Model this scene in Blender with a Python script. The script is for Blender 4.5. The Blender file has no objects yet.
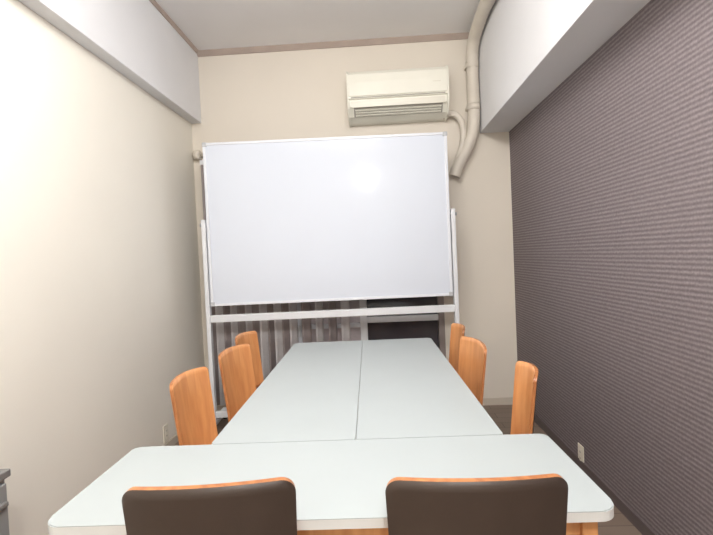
import bpy, bmesh, math
from mathutils import Vector, Matrix
S=bpy.context.scene
COL=bpy.context.collection
FL=-.04
def lin(c):
    return tuple(((v/255)/12.92 if v/255<=.04045 else ((v/255+.055)/1.055)**2.4) for v in c)+(1,)
# ---------------------------------------------------------------- materials
def mat(name,rgb,rough=.5,metal=0,noise=0,nscale=8,bump=0,bscale=200,spec=.5,coat=0):
    m=bpy.data.materials.new(name);m.use_nodes=True
    nt=m.node_tree;b=nt.nodes['Principled BSDF']
    b.inputs['Roughness'].default_value=rough;b.inputs['Metallic'].default_value=metal
    b.inputs['Specular IOR Level'].default_value=spec
    b.inputs['Coat Weight'].default_value=coat
    c=lin(rgb);b.inputs['Base Color'].default_value=c
    tc=nt.nodes.new('ShaderNodeTexCoord')
    if noise:
        n=nt.nodes.new('ShaderNodeTexNoise');n.inputs['Scale'].default_value=nscale;n.inputs['Detail'].default_value=4
        nt.links.new(tc.outputs['Object'],n.inputs['Vector'])
        r=nt.nodes.new('ShaderNodeValToRGB')
        r.color_ramp.elements[0].position=.3;r.color_ramp.elements[1].position=.7
        r.color_ramp.elements[0].color=tuple(v*(1-noise) for v in c[:3])+(1,)
        r.color_ramp.elements[1].color=tuple(min(1,v*(1+noise)) for v in c[:3])+(1,)
        nt.links.new(n.outputs['Fac'],r.inputs['Fac']);nt.links.new(r.outputs['Color'],b.inputs['Base Color'])
    if bump:
        n=nt.nodes.new('ShaderNodeTexNoise');n.inputs['Scale'].default_value=bscale;n.inputs['Detail'].default_value=3
        nt.links.new(tc.outputs['Object'],n.inputs['Vector'])
        bp=nt.nodes.new('ShaderNodeBump');bp.inputs['Strength'].default_value=bump;bp.inputs['Distance'].default_value=.002
        nt.links.new(n.outputs['Fac'],bp.inputs['Height']);nt.links.new(bp.outputs['Normal'],b.inputs['Normal'])
    return m
def wood(name,c1,c2,rough=.35,axis='Z',scale=9):
    m=bpy.data.materials.new(name);m.use_nodes=True
    nt=m.node_tree;b=nt.nodes['Principled BSDF'];b.inputs['Roughness'].default_value=rough
    tc=nt.nodes.new('ShaderNodeTexCoord');mp=nt.nodes.new('ShaderNodeMapping')
    s={'Z':(scale*4,scale*4,scale*.4),'Y':(scale*4,scale*.4,scale*4),'X':(scale*.4,scale*4,scale*4)}[axis]
    mp.inputs['Scale'].default_value=s
    n=nt.nodes.new('ShaderNodeTexNoise');n.inputs['Scale'].default_value=1;n.inputs['Detail'].default_value=6;n.inputs['Distortion'].default_value=.6
    r=nt.nodes.new('ShaderNodeValToRGB');r.color_ramp.elements[0].position=.35;r.color_ramp.elements[1].position=.68
    r.color_ramp.elements[0].color=lin(c1);r.color_ramp.elements[1].color=lin(c2)
    nt.links.new(tc.outputs['Object'],mp.inputs['Vector']);nt.links.new(mp.outputs['Vector'],n.inputs['Vector'])
    nt.links.new(n.outputs['Fac'],r.inputs['Fac']);nt.links.new(r.outputs['Color'],b.inputs['Base Color'])
    return m
M={}
M['cream']=mat('cream_wallpaper',(240,235,224),.85,noise=.015,nscale=2,bump=.12,bscale=180,spec=.2)
M['creamb']=mat('cream_wallpaper_back',(228,220,208),.85,noise=.015,nscale=2,bump=.12,bscale=180,spec=.2)
M['ceil']=mat('ceiling_paper',(236,234,234),.9,noise=.015,nscale=3,bump=.15,bscale=150,spec=.2)
M['beam']=mat('beam_paper',(230,230,232),.85,noise=.015,nscale=3,bump=.12,bscale=180,spec=.2)
M['mould']=mat('taupe_moulding',(176,160,150),.5,noise=.05)
M['basel']=mat('cream_baseboard',(206,196,182),.5,noise=.02)
M['baser']=mat('mauve_baseboard',(98,88,88),.5,noise=.02)
M['white']=mat('white_powder_coat',(224,226,230),.4,noise=.015)
M['frame']=mat('white_aluminium',(226,229,236),.3,noise=.01)
M['board']=mat('whiteboard_enamel',(217,223,234),.12,noise=.01,nscale=1.5,spec=.13)
M['plastic']=mat('grey_plastic',(190,192,196),.45)
M['dark']=mat('black_rubber',(30,30,32),.6)
M['ac']=mat('ivory_plastic',(236,234,222),.35,noise=.01)
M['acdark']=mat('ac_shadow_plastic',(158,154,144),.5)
M['acgrey']=mat('ac_flap_plastic',(222,218,204),.35)
M['duct']=mat('beige_duct_plastic',(214,206,194),.5,noise=.03,nscale=12)
M['top']=mat('pale_grey_laminate',(172,179,180),.42,noise=.01,nscale=6,bump=.05,bscale=500)
M['edge']=mat('white_edge_band',(208,209,207),.4)
M['wood']=wood('orange_plywood',(210,142,88),(226,162,106))
M['woodedge']=wood('plywood_edge',(156,98,58),(194,130,80))
M['brown']=mat('dark_brown_laminate',(62,50,43),.45,noise=.06,nscale=20,bump=.1,bscale=300)
M['legwood']=wood('beech_leg',(206,146,94),(228,172,118))
M['metal']=mat('grey_steel',(158,160,160),.4,metal=.3,noise=.03)
M['cabtop']=mat('cabinet_top_grey',(120,118,116),.5)
M['slat']=mat('pale_blind_fabric',(230,228,230),.9,noise=.03,nscale=30)
M['slatd']=mat('taupe_blind_fabric',(172,162,162),.9,noise=.05,nscale=30)
M['alu']=mat('bronze_window_frame',(150,140,136),.4,metal=.3)
M['darkgl']=mat('dark_glass',(70,68,74),.12,noise=.1,nscale=3)
M['frost']=mat('frosted_glass',(196,186,190),.5,noise=.05,nscale=40)
M['sock']=mat('outlet_plastic',(232,226,210),.4)
def floor_mat():
    m=bpy.data.materials.new('wood_plank_floor');m.use_nodes=True
    nt=m.node_tree;b=nt.nodes['Principled BSDF'];b.inputs['Roughness'].default_value=.5
    tc=nt.nodes.new('ShaderNodeTexCoord')
    br=nt.nodes.new('ShaderNodeTexBrick');br.inputs['Scale'].default_value=1
    br.inputs['Brick Width'].default_value=.9;br.inputs['Row Height'].default_value=.1;br.inputs['Mortar Size'].default_value=.002
    br.inputs['Color1'].default_value=lin((134,118,106));br.inputs['Color2'].default_value=lin((126,110,98));br.inputs['Mortar'].default_value=lin((90,76,66))
    nt.links.new(tc.outputs['Object'],br.inputs['Vector']);nt.links.new(br.outputs['Color'],b.inputs['Base Color'])
    return m
M['floor']=floor_mat()
def accent():
    m=bpy.data.materials.new('ribbed_mauve_wallpaper');m.use_nodes=True
    nt=m.node_tree;L=nt.links.new;b=nt.nodes['Principled BSDF'];b.inputs['Roughness'].default_value=.75;b.inputs['Specular IOR Level'].default_value=.3
    tc=nt.nodes.new('ShaderNodeTexCoord')
    sx=nt.nodes.new('ShaderNodeSeparateXYZ');L(tc.outputs['Object'],sx.inputs[0])
    n=nt.nodes.new('ShaderNodeTexNoise');n.inputs['Scale'].default_value=40;n.inputs['Detail'].default_value=3;L(tc.outputs['Object'],n.inputs['Vector'])
    a=nt.nodes.new('ShaderNodeMath');a.operation='MULTIPLY_ADD';L(n.outputs['Fac'],a.inputs[0]);a.inputs[1].default_value=.006;L(sx.outputs['Z'],a.inputs[2])
    s=nt.nodes.new('ShaderNodeMath');s.operation='MULTIPLY';L(a.outputs[0],s.inputs[0]);s.inputs[1].default_value=2*math.pi/.02
    w=nt.nodes.new('ShaderNodeMath');w.operation='SINE';L(s.outputs[0],w.inputs[0])
    mr=nt.nodes.new('ShaderNodeMapRange');L(w.outputs[0],mr.inputs['Value']);mr.inputs['From Min'].default_value=-1;mr.inputs['From Max'].default_value=1
    r=nt.nodes.new('ShaderNodeValToRGB');r.color_ramp.elements[0].color=lin((111,102,104));r.color_ramp.elements[1].color=lin((140,130,132))
    L(mr.outputs[0],r.inputs['Fac'])
    n2=nt.nodes.new('ShaderNodeTexNoise');n2.inputs['Scale'].default_value=110;L(tc.outputs['Object'],n2.inputs['Vector'])
    mx=nt.nodes.new('ShaderNodeMix');mx.data_type='RGBA';mx.blend_type='OVERLAY';mx.inputs[0].default_value=.35
    L(r.outputs['Color'],mx.inputs[6]);L(n2.outputs['Fac'],mx.inputs[7]);L(mx.outputs[2],b.inputs['Base Color'])
    bp=nt.nodes.new('ShaderNodeBump');bp.inputs['Strength'].default_value=.25;bp.inputs['Distance'].default_value=.003
    L(mr.outputs[0],bp.inputs['Height']);L(bp.outputs['Normal'],b.inputs['Normal'])
    return m
M['accent']=accent()
# ---------------------------------------------------------------- mesh helpers
def obj(name,bm,mats,parent=None,smooth=False):
    bmesh.ops.recalc_face_normals(bm,faces=bm.faces)
    me=bpy.data.meshes.new(name);bm.to_mesh(me);bm.free()
    for k in (mats if isinstance(mats,(list,tuple)) else [mats]): me.materials.append(M[k])
    if smooth:
        for p in me.polygons:p.use_smooth=True
    o=bpy.data.objects.new(name,me);COL.objects.link(o)
    if parent:o.parent=parent
    return o
def empty(name,loc=(0,0,0),rot=0):
    e=bpy.data.objects.new(name,None);COL.objects.link(e);e.location=loc;e.rotation_euler=(0,0,rot);e.empty_display_size=.1
    return e
def addbox(bm,a,b,bev=0,mi=0,seg=2):
    r=bmesh.ops.create_cube(bm,size=1)
    vs=r['verts']
    for v in vs:
        v.co=Vector([(a[i]+b[i])/2+v.co[i]*(b[i]-a[i]) for i in range(3)])
    fs=set(f for v in vs for f in v.link_faces)
    for f in fs:f.material_index=mi
    if bev:
        es=list(set(e for v in vs for e in v.link_edges))
        rr=bmesh.ops.bevel(bm,geom=es,offset=bev,segments=seg,affect='EDGES',profile=.5)
        for f in rr['faces']:f.material_index=mi
def box(name,a,b,m,parent=None,bev=0):
    bm=bmesh.new();addbox(bm,a,b,bev);return obj(name,bm,m,parent)
def prism(name,poly,axis,a,b,m,parent=None,bev=0):
    bm=bmesh.new()
    def P(p,t):
        return {'X':(t,p[0],p[1]),'Y':(p[0],t,p[1]),'Z':(p[0],p[1],t)}[axis]
    A=[bm.verts.new(P(p,a)) for p in poly];B=[bm.verts.new(P(p,b)) for p in poly]
    bm.faces.new(A);bm.faces.new(B[::-1]);n=len(poly)
    for i in range(n):bm.faces.new((A[i],A[(i+1)%n],B[(i+1)%n],B[i]))
    if bev:bmesh.ops.bevel(bm,geom=list(bm.edges),offset=bev,segments=2,affect='EDGES',profile=.5)
    return obj(name,bm,m,parent)
def cyl(name,p0,p1,r0,r1,m,parent=None,seg=20):
    p0,p1=Vector(p0),Vector(p1);d=p1-p0
    bm=bmesh.new();bmesh.ops.create_cone(bm,cap_ends=True,segments=seg,radius1=r0,radius2=r1,depth=d.length)
    bmesh.ops.transform(bm,matrix=Matrix.Translation((p0+p1)/2)@d.to_track_quat('Z','Y').to_matrix().to_4x4(),verts=bm.verts)
    o=obj(name,bm,m,parent)
    for p in o.data.polygons:p.use_smooth=len(p.vertices)==4
    return o
def tube(name,pts,r,m,parent=None,res=8):
    cu=bpy.data.curves.new(name,'CURVE');cu.dimensions='3D';cu.bevel_depth=r;cu.bevel_resolution=res;cu.use_fill_caps=True
    sp=cu.splines.new('BEZIER');sp.bezier_points.add(len(pts)-1)
    for bp,p in zip(sp.bezier_points,pts):
        bp.co=p;bp.handle_left_type=bp.handle_right_type='AUTO'
    sp.resolution_u=10
    o=bpy.data.objects.new(name+'_c',cu);COL.objects.link(o)
    dg=bpy.context.evaluated_depsgraph_get();me=bpy.data.meshes.new_from_object(o.evaluated_get(dg))
    bpy.data.objects.remove(o)
    me.materials.clear();me.materials.append(M[m])
    for p in me.polygons:p.use_smooth=True
    q=bpy.data.objects.new(name,me);COL.objects.link(q)
    if parent:q.parent=parent
    return q
def rrect(x0,y0,x1,y1,rs,n=8):
    out=[]
    for (cx,cy,sx,sy,a0),r in zip([(x0,y0,1,1,180),(x1,y0,-1,1,270),(x1,y1,-1,-1,0),(x0,y1,1,-1,90)],rs):
        for i in range(n+1):
            a=math.radians(a0+90*i/n);out.append((cx+sx*r+r*math.cos(a),cy+sy*r+r*math.sin(a)))
    return out
# ---------------------------------------------------------------- room
XL,XR,YB,YF=-1.539,1.158,3.8,-1.6
ZC=3.088;ZBL=2.482;ZBR=2.261;XLB=-1.451;XRB=.914
T=.12
box('floor',(XL-T,YF-T,FL-.1),(XR+T,YB+T,FL),'floor')
box('ceiling',(XL-T,YF-T,ZC),(XR+T,YB+T,ZC+.1),'ceil')
box('wall_left',(XL-T,YF-T,FL),(XL,YB+T,ZC),'cream')
box('wall_right',(XR,YF-T,FL),(XR+T,YB+T,ZC),'accent')
box('wall_front',(XL,YF-T,FL),(XR,YF,ZC),'cream')
WX0,WX1,WZ0,WZ1=-1.42,.56,.12,1.95
bm=bmesh.new()
addbox(bm,(XL,YB,FL),(WX0,YB+T,ZC));addbox(bm,(WX1,YB,FL),(XR,YB+T,ZC))
addbox(bm,(WX0,YB,WZ1),(WX1,YB+T,ZC));addbox(bm,(WX0,YB,FL),(WX1,YB+T,WZ0))
obj('wall_back',bm,'creamb')
box('ceiling_beam',(XL,YF,ZBL),(XLB,YB,ZC),'beam',bev=.003)
box('ceiling_beam.001',(XRB,YF,ZBR),(XR,YB,ZC),'beam',bev=.003)
prism('trim_1',[(YB,ZC),(YB-.035,ZC),(YB-.035,ZC-.012),(YB-.012,ZC-.04),(YB,ZC-.04)],'X',XLB,XRB,'mould')
prism('trim_2',[(XLB,ZC),(XLB+.02,ZC),(XLB+.02,ZC-.01),(XLB+.008,ZC-.025),(XLB,ZC-.025)],'Y',YF,YB-.035,'mould')
box('baseboard_left',(XL,YF,FL),(XL+.008,YB,FL+.06),'basel')
box('baseboard_right',(XR-.008,YF,FL),(XR,YB,FL+.06),'baser')
box('baseboard_back',(XL+.008,YB-.01,FL),(XR-.008,YB,FL+.06),'basel')
# window in back wall
w=empty('window_1',(0,YB,0))
def wb(n,a,b,m,bev=.002):return box(n,a,b,m,w,bev)
wb('frame_left',(WX0,0,WZ0),(WX0+.05,.08,WZ1),'alu');wb('frame_right',(WX1-.05,0,WZ0),(WX1,.08,WZ1),'alu')
wb('frame_bottom',(WX0+.05,0,WZ0),(WX1-.05,.08,WZ0+.05),'alu');wb('frame_top',(WX0+.05,0,WZ1-.05),(WX1-.05,.08,WZ1),'alu')
wb('mullion',(-.16,0,WZ0+.05),(-.1,.08,WZ1-.05),'white')
wb('transom',(-.1,.005,.70),(WX1-.05,.06,.75),'white')
wb('transom_low',(-.1,.005,.42),(WX1-.05,.06,.45),'alu')
wb('transom_left',(WX0+.05,.03,.66),(-.16,.068,.70),'frame')
wb('stile_mid',(-.72,0,WZ0+.05),(-.67,.08,WZ1-.05),'frame')
wb('pane_right',(-.1,.07,WZ0+.05),(WX1-.05,.078,WZ1-.05),'darkgl',0)
wb('pane_left',(WX0+.05,.07,WZ0+.05),(-.16,.078,WZ1-.05),'frost',0)
wb('latch',(-.715,-.02,.60),(-.675,0,.70),'white',.006)
wb('latch_left',(-1.02,-.004,.58),(-.98,.068,.68),'white',.006)
# vertical blind: hanging fabric slats on a head rail
vb=empty('vertical_blind',(0,3.70,0))
box('head_rail',(-1.44,-.02,2.10),(.52,.02,2.14),'white',vb,.003)
i=0;x=-1.40
while x<-.18:
    i+=1
    a=math.radians(40+10*math.sin(i*2.3));cx,sy=.042*math.cos(a),.042*math.sin(a)
    bm=bmesh.new()
    prof=[(x+cx*t,sy*t+.006*(1-t*t)) for t in (-1,-.5,0,.5,1)]
    lo=[bm.verts.new((p[0],p[1],.06)) for p in prof];hi=[bm.verts.new((p[0],p[1],2.10)) for p in prof]
    for k in range(4):bm.faces.new((lo[k],lo[k+1],hi[k+1],hi[k]))
    o=obj(f'slat_{i}',bm,'slatd' if i%2 else 'slat',vb,True);o.modifiers.new('s','SOLIDIFY').thickness=.0015
    x+=.062 if x<-.75 else .11
# curtain rail with end cap at left of board
r=empty('curtain_rail',(0,3.76,2.20))
cyl('rod',(-1.47,0,0),(.55,0,0),.014,.014,'duct',r)
cyl('end_cap',(-1.515,0,0),(-1.46,0,0),.036,.04,'duct',r)
cyl('end_cap_right',(.55,0,0),(.58,0,0),.03,.03,'duct',r)
box('bracket',(-1.44,0,-.03),(-1.41,.04,.04),'duct',r,.004);box('bracket_right',(.45,0,-.03),(.48,.04,.03),'duct',r,.004)
# ---------------------------------------------------------------- air conditioner
ac=empty('air_conditioner',(.23,YB,2.38))
W=.405
prof=[(0,.385),(-.15,.39),(-.195,.375),(-.215,.35),(-.222,.28),(-.222,.155),(-.205,.15),(-.2,.10),(-.14,.03),(-.07,0),(0,0)]
prism('body',prof,'X',-W+.012,W-.012,'ac',ac,.003)
side=[(0,.392),(-.15,.397),(-.2,.382),(-.222,.354),(-.229,.28),(-.226,.13),(-.205,.075),(-.15,.018),(-.08,-.006),(0,-.006)]
prism('side_cap',side,'X',-W,-W+.014,'ac',ac,.003);prism('side_cap_right',side,'X',W-.014,W,'ac',ac,.003)
prism('front_panel',[(-.215,.35),(-.226,.345),(-.23,.28),(-.23,.175),(-.222,.168),(-.215,.168)],'X',-W+.016,W-.016,'ac',ac,.002)
prism('flap',[(-.204,.142),(-.222,.135),(-.216,.085),(-.2,.098)],'X',-W+.03,W-.03,'acgrey',ac,.002)
prism('outlet_slot',[(-.203,.088),(-.196,.094),(-.14,.036),(-.147,.03)],'X',-W+.05,W-.05,'acdark',ac)
for i in range(3):
    z=.04+i*.016
    prism(f'louvre_{i+1}',[(-.150-.016*i,z-.008),(-.165-.016*i,z-.002),(-.163-.016*i,z+.002),(-.148-.016*i,z-.004)],'X',-W+.06,W-.06,'ac',ac)
box('grille_line',(-W+.03,-.2235,.158),(W-.03,-.221,.166),'acdark',ac)
box('indicator',(.28,-.2315,.25),(.34,-.2295,.256),'acgrey',ac)
# ducts
d=empty('duct_pipe',(0,0,0))
tube('main_duct',[(.858,YF+.02,3.0),(.858,2.8,3.0),(.858,3.5,3.0),(.858,3.68,2.93),(.858,3.735,2.75),(.858,3.735,2.5),(.845,3.735,2.28),(.79,3.735,2.12),(.72,3.735,2.0),(.68,3.735,1.9)],.049,'duct',d)
tube('branch_hose',[(.60,3.74,2.40),(.68,3.735,2.42),(.735,3.735,2.38),(.765,3.735,2.29),(.76,3.735,2.19),(.72,3.735,2.06)],.026,'duct',d)
for i,(z) in enumerate((2.80,2.46)):
    cyl(f'coupling_{i+1}',(.858,3.735,z-.025),(.858,3.735,z+.025),.053,.053,'duct',d)
    box(f'clamp_{i+1}',(.80,3.74,z-.012),(.913,3.8,z+.012),'duct',d,.003)
box('ceiling_clamp',(.80,2.4,3.0),(.912,2.43,ZC),'duct',d,.003)
# ---------------------------------------------------------------- whiteboard
wbd=empty('mobile_whiteboard',(-.355,3.42,0),.042)
hw,hh,zc=.935,.627,1.568
box('panel',(-hw+.012,-.012,zc-hh+.012),(hw-.012,.012,zc+hh-.012),'board',wbd)
bm=bmesh.new()
for a,b in [((-hw,-.018,zc-hh),(-hw+.022,.018,zc+hh)),((hw-.022,-.018,zc-hh),(hw,.018,zc+hh)),((-hw+.022,-.018,zc+hh-.02),(hw-.022,.018,zc+hh)),((-hw+.022,-.018,zc-hh),(hw-.022,.018,zc-hh+.02))]:addbox(bm,a,b,.003)
obj('rim',bm,'frame',wbd)
bm=bmesh.new()
for sx in(-1,1):
    for sz in(-1,1):
        cx,cz=sx*(hw-.014),zc+sz*(hh-.014);addbox(bm,(cx-.018,-.021,cz-.018),(cx+.018,.021,cz+.018),.006)
obj('corner_caps',bm,'plastic',wbd)
for i,sx in enumerate((-1,1)):
    x=sx*(hw+.024)
    box(f'post_{i+1}',(x-.016,-.025,FL+.09),(x+.016,.025,1.61),'white',wbd,.004)
    cyl(f'pivot_{i+1}',(sx*(hw-.01),0,1.57),(x+sx*.03,0,1.57),.014,.014,'plastic',wbd)
    box(f'foot_{i+1}',(x-.025,-.30,FL+.06),(x+.025,.30,FL+.09),'white',wbd,.004)
    for j,y in enumerate((-.27,.27)):
        cyl(f'caster_{i+1}_{j+1}',(x-.012,y,FL+.026),(x+.012,y,FL+.026),.026,.026,'dark',wbd)
        box(f'caster_fork_{i+1}_{j+1}',(x-.018,y-.012,FL+.03),(x+.018,y+.012,FL+.062),'plastic',wbd,.002)
box('crossbar',(-hw-.008,-.02,.815),(hw+.008,.02,.87),'white',wbd,.004)
box('crossbar_low',(-hw-.008,-.015,.07),(hw+.008,.015,.12),'white',wbd,.004)
# ---------------------------------------------------------------- tables
def table(x0,x1,y0,y1,rs,cx=None):
    e=empty('meeting_table',(0,1.4,0),.017)
    y0-=1.4;y1-=1.4
    bm=bmesh.new();zt,zb=.70,.676
    P=rrect(x0,y0,x1,y1,rs)
    A=[bm.verts.new((p[0],p[1],zb)) for p in P];B=[bm.verts.new((p[0],p[1],zt)) for p in P];n=len(P)
    bm.faces.new(A[::-1]);t=bm.faces.new(B)
    for i in range(n):bm.faces.new((A[i],A[(i+1)%n],B[(i+1)%n],B[i])).material_index=1
    bmesh.ops.bevel(bm,geom=list(t.edges),offset=.002,segments=2,affect='EDGES')
    obj('top',bm,['top','edge'],e)
    i=.035;s=.036
    box('apron_front',(x0+i+s,y0+i+.008,.62),(x1-i-s,y0+i+.026,.676),'legwood',e,.002)
    box('apron_rear',(x0+i+s,y1-i-.026,.62),(x1-i-s,y1-i-.008,.676),'legwood',e,.002)
    box('apron_left',(x0+i+.008,y0+i+s,.62),(x0+i+.026,y1-i-s,.676),'legwood',e,.002)
    box('apron_right',(x1-i-.026,y0+i+s,.62),(x1-i-.008,y1-i-s,.676),'legwood',e,.002)
    k=0
    for lx in (x0+i,x1-i-s):
        for ly in (y0+i,y1-i-s):
            k+=1;box(f'leg_{k}',(lx,ly,FL),(lx+s,ly+s,.676),'legwood',e,.003)
table(-.797,.504,.968,1.388,(.045,.045,.02,.02))
table(-.554,-.0905,1.391,3.03,(.01,.004,.004,.03))
table(-.0885,.375,1.391,3.03,(.004,.01,.03,.004))
# ---------------------------------------------------------------- chairs
def chair(tx,ty,rot,w=.36,top=.82,rc=.028,curve=.03):
    """tx,ty = position of the middle of the backrest's top edge"""
    rot=math.radians(rot);off=.235
    e=empty('plywood_chair',(tx-off*math.sin(rot),ty+off*math.cos(rot),0),rot)
    def sheet(name,nu,nv,f,th,mats):
        bm=bmesh.new();F=[];R=[]
        for j in range(nv+1):
            fr=[];rr=[]
            for i in range(nu+1):
                p,n=f(i/nu*2-1,j/nv)
                fr.append(bm.verts.new(p));rr.append(bm.verts.new(p-n*th))
            F.append(fr);R.append(rr)
        for j in range(nv):
            for i in range(nu):
                a=bm.faces.new((F[j][i],F[j][i+1],F[j+1][i+1],F[j+1][i]));a.material_index=0;a.smooth=True
                b=bm.faces.new((R[j][i],R[j+1][i],R[j+1][i+1],R[j][i+1]));b.material_index=1;b.smooth=True
        def side(a,b,c,d):bm.faces.new((a,b,c,d)).material_index=2
        for i in range(nu):
            side(F[0][i],R[0][i],R[0][i+1],F[0][i+1]);side(F[nv][i+1],R[nv][i+1],R[nv][i],F[nv][i])
        for j in range(nv):
            side(F[j+1][0],R[j+1][0],R[j][0],F[j][0]);side(F[j][nu],R[j][nu],R[j+1][nu],F[j+1][nu])
        return obj(name,bm,mats,e)
    h0=.45
    def back(u,v):
        hw_=w/2*(.94+.06*v)
        u2=math.sin(u*math.pi/2)
        x=u2*hw_
        ax=abs(x)-(hw_-rc);drop=0
        if ax>0:drop=rc-math.sqrt(max(0,rc*rc-ax*ax))
        ztop=top-.010*u2*u2-drop
        z=h0+(ztop-h0)*v
        y=-.195-(z-h0)*.11+curve*(u2*u2)
        return Vector((x,y,z)),Vector((-u2*.2,1,.1)).normalized()
    sheet('backrest',44,14,back,.012,['wood','brown','woodedge'])
    def seat(u,v):
        y=-.17+.35*v
        hw_=(min(.17,w/2-.005)+.012*v)
        t=abs(v*2-1);hw_*=1-.06*max(0,(t-.8)/.2)**2
        z=.425-.012*(1-u*u)*(1-(v*2-1)**2)-.012*max(0,(v-.85)/.15)**2
        return Vector((u*hw_,y,z)),Vector((0,0,1))
    sheet('seat',16,16,seat,.014,['wood','wood','woodedge'])
    k=0;a=min(.15,w/2-.025)
    for sx in(-1,1):
        k+=1;cyl(f'leg_{k}',(sx*a,.13,.412),(sx*(a+.008),.155,FL),.016,.012,'wood',e,14)
        k+=1;cyl(f'leg_{k}',(sx*a,-.145,.412),(sx*(a+.008),-.20,FL),.016,.012,'wood',e,14)
        box(f'side_rail_{k//2}',(sx*a-.009,-.14,.365),(sx*a+.009,.13,.408),'wood',e,.003)
        box(f'back_support_{k//2}',(sx*.075-.015,-.219,.38),(sx*.075+.015,-.207,.53),'wood',e,.003)
    box('rail_front',(-a,.12,.365),(a,.138,.408),'wood',e,.003)
    box('rail_rear',(-a,-.22,.375),(a,-.145,.405),'wood',e,.003)
    return e
chair(-.372,.886,5,.36,.825,rc=.03,curve=.035)
chair(.185,.888,0,.37,.825,rc=.03,curve=.035)
chair(-.83,1.83,-95,.30,rc=.02)
chair(-.80,2.34,-102,.31,rc=.02)
chair(-.875,2.80,-100,.28,rc=.02)
chair(.592,1.76,87,.25,rc=.02)
chair(.50,2.30,97,.37,rc=.022)
chair(.515,2.80,94,.28,rc=.02)
# ---------------------------------------------------------------- cabinet, outlets
c=empty('filing_cabinet',(0,0,0))
box('carcass',(-1.525,.92,FL),(-1.27,1.41,.595),'metal',c,.003)
box('top_panel',(-1.53,.91,.595),(-1.255,1.42,.62),'cabtop',c,.004)
for i in range(3):
    z=-.01+i*.2
    box(f'drawer_{i+1}',(-1.27,.93,z),(-1.256,1.40,z+.19),'metal',c,.003)
    box(f'handle_{i+1}',(-1.256,1.05,z+.12),(-1.243,1.39,z+.135),'cabtop',c,.003)
def outlet(loc,rot):
    e=empty('wall_outlet',loc,rot)
    box('plate',(-.035,-.007,-.06),(.035,0,.06),'sock',e,.003)
    box('insert',(-.012,-.009,-.035),(.012,-.006,.035),'sock',e,.001)
    for z in(-.018,.018):
        for x in(-.005,.005):box(f'slot_{"l" if x<0 else "r"}_{"a" if z<0 else "b"}',(x-.001,-.0095,z-.005),(x+.001,-.0085,z+.005),'dark',e)
outlet((XL,3.04,.09),math.radians(90))
outlet((XR,2.64,.05),math.radians(-90))
# ---------------------------------------------------------------- ceiling light, added fill lights
g=bpy.data.materials.new('tube_glow');g.use_nodes=True;b=g.node_tree.nodes['Principled BSDF']
b.inputs['Emission Color'].default_value=(1,.98,.95,1);b.inputs['Emission Strength'].default_value=2;M['glow']=g
def plight(e,i,loc,pw,r):
    L=bpy.data.lights.new('lamp_light','POINT');L.energy=pw;L.color=(1,.985,.965);L.shadow_soft_size=r
    o=bpy.data.objects.new(f'light_{i}',L);COL.objects.link(o);o.parent=e;o.location=loc
e=empty('fluorescent_ceiling_light',(-.25,1.2,ZC))
box('housing',(-.62,-.12,-.05),(.62,.12,0),'white',e,.005)
for s in(-1,1):
    cyl(f'tube_{s+2}',(-.58,s*.06,-.08),(.58,s*.06,-.08),.015,.015,'glow',e)
    for q in(-1,1):box(f'holder_{s+2}_{q+2}',(q*.59-.012,s*.06-.018,-.1),(q*.59+.012,s*.06+.018,-.05),'white',e,.003)
for i,dx in enumerate((-.4,0,.4)):plight(e,i+1,(dx,0,-.26),14,.14)
L=bpy.data.lights.new('wall_fill_light','AREA');L.shape='RECTANGLE';L.size=1.15;L.size_y=.2;L.energy=18;L.color=(1,.985,.965)  # area fill added under the tubes to even out the lower walls
o=bpy.data.objects.new('wall_fill_light',L);COL.objects.link(o);o.parent=e;o.location=(0,0,-.11)
e=empty('rear_fill_lamp',(.25,-.7,ZC))  # unseen lamp added behind the camera: lights facing surfaces, puts glare on the board
cyl('canopy',(0,0,-.03),(0,0,0),.06,.06,'white',e)  # invented body for the added rear lamp
cyl('cord',(0,0,-.32),(0,0,-.03),.004,.004,'white',e,8)
cyl('socket',(0,0,-.38),(0,0,-.32),.025,.02,'white',e)
plight(e,1,(0,0,-.50),100,.07)
W_=bpy.data.worlds.new('world');S.world=W_;W_.use_nodes=True
W_.node_tree.nodes['Background'].inputs[0].default_value=(.5,.55,.65,1);W_.node_tree.nodes['Background'].inputs[1].default_value=.3
# ---------------------------------------------------------------- camera
f,yaw,pitch,roll=444,.045,.026,.045
F=Vector((-math.sin(yaw),math.cos(yaw),0));R=Vector((math.cos(yaw),math.sin(yaw),0));Z=Vector((0,0,1))
F3=F*math.cos(pitch)-Z*math.sin(pitch);U=F*math.sin(pitch)+Z*math.cos(pitch)
Rc=R*math.cos(roll)-U*math.sin(roll);Uc=R*math.sin(roll)+U*math.cos(roll)
cam=bpy.data.cameras.new('camera');co=bpy.data.objects.new('camera',cam);COL.objects.link(co)
mw=Matrix((Rc,Uc,-F3)).transposed().to_4x4();mw.translation=Vector((0,0,1.28));co.matrix_world=mw
cam.sensor_width=36;cam.sensor_fit='HORIZONTAL';cam.lens=f/713*36;cam.clip_start=.02
S.camera=co
S.view_settings.view_transform='Standard'
S.view_settings.exposure=0
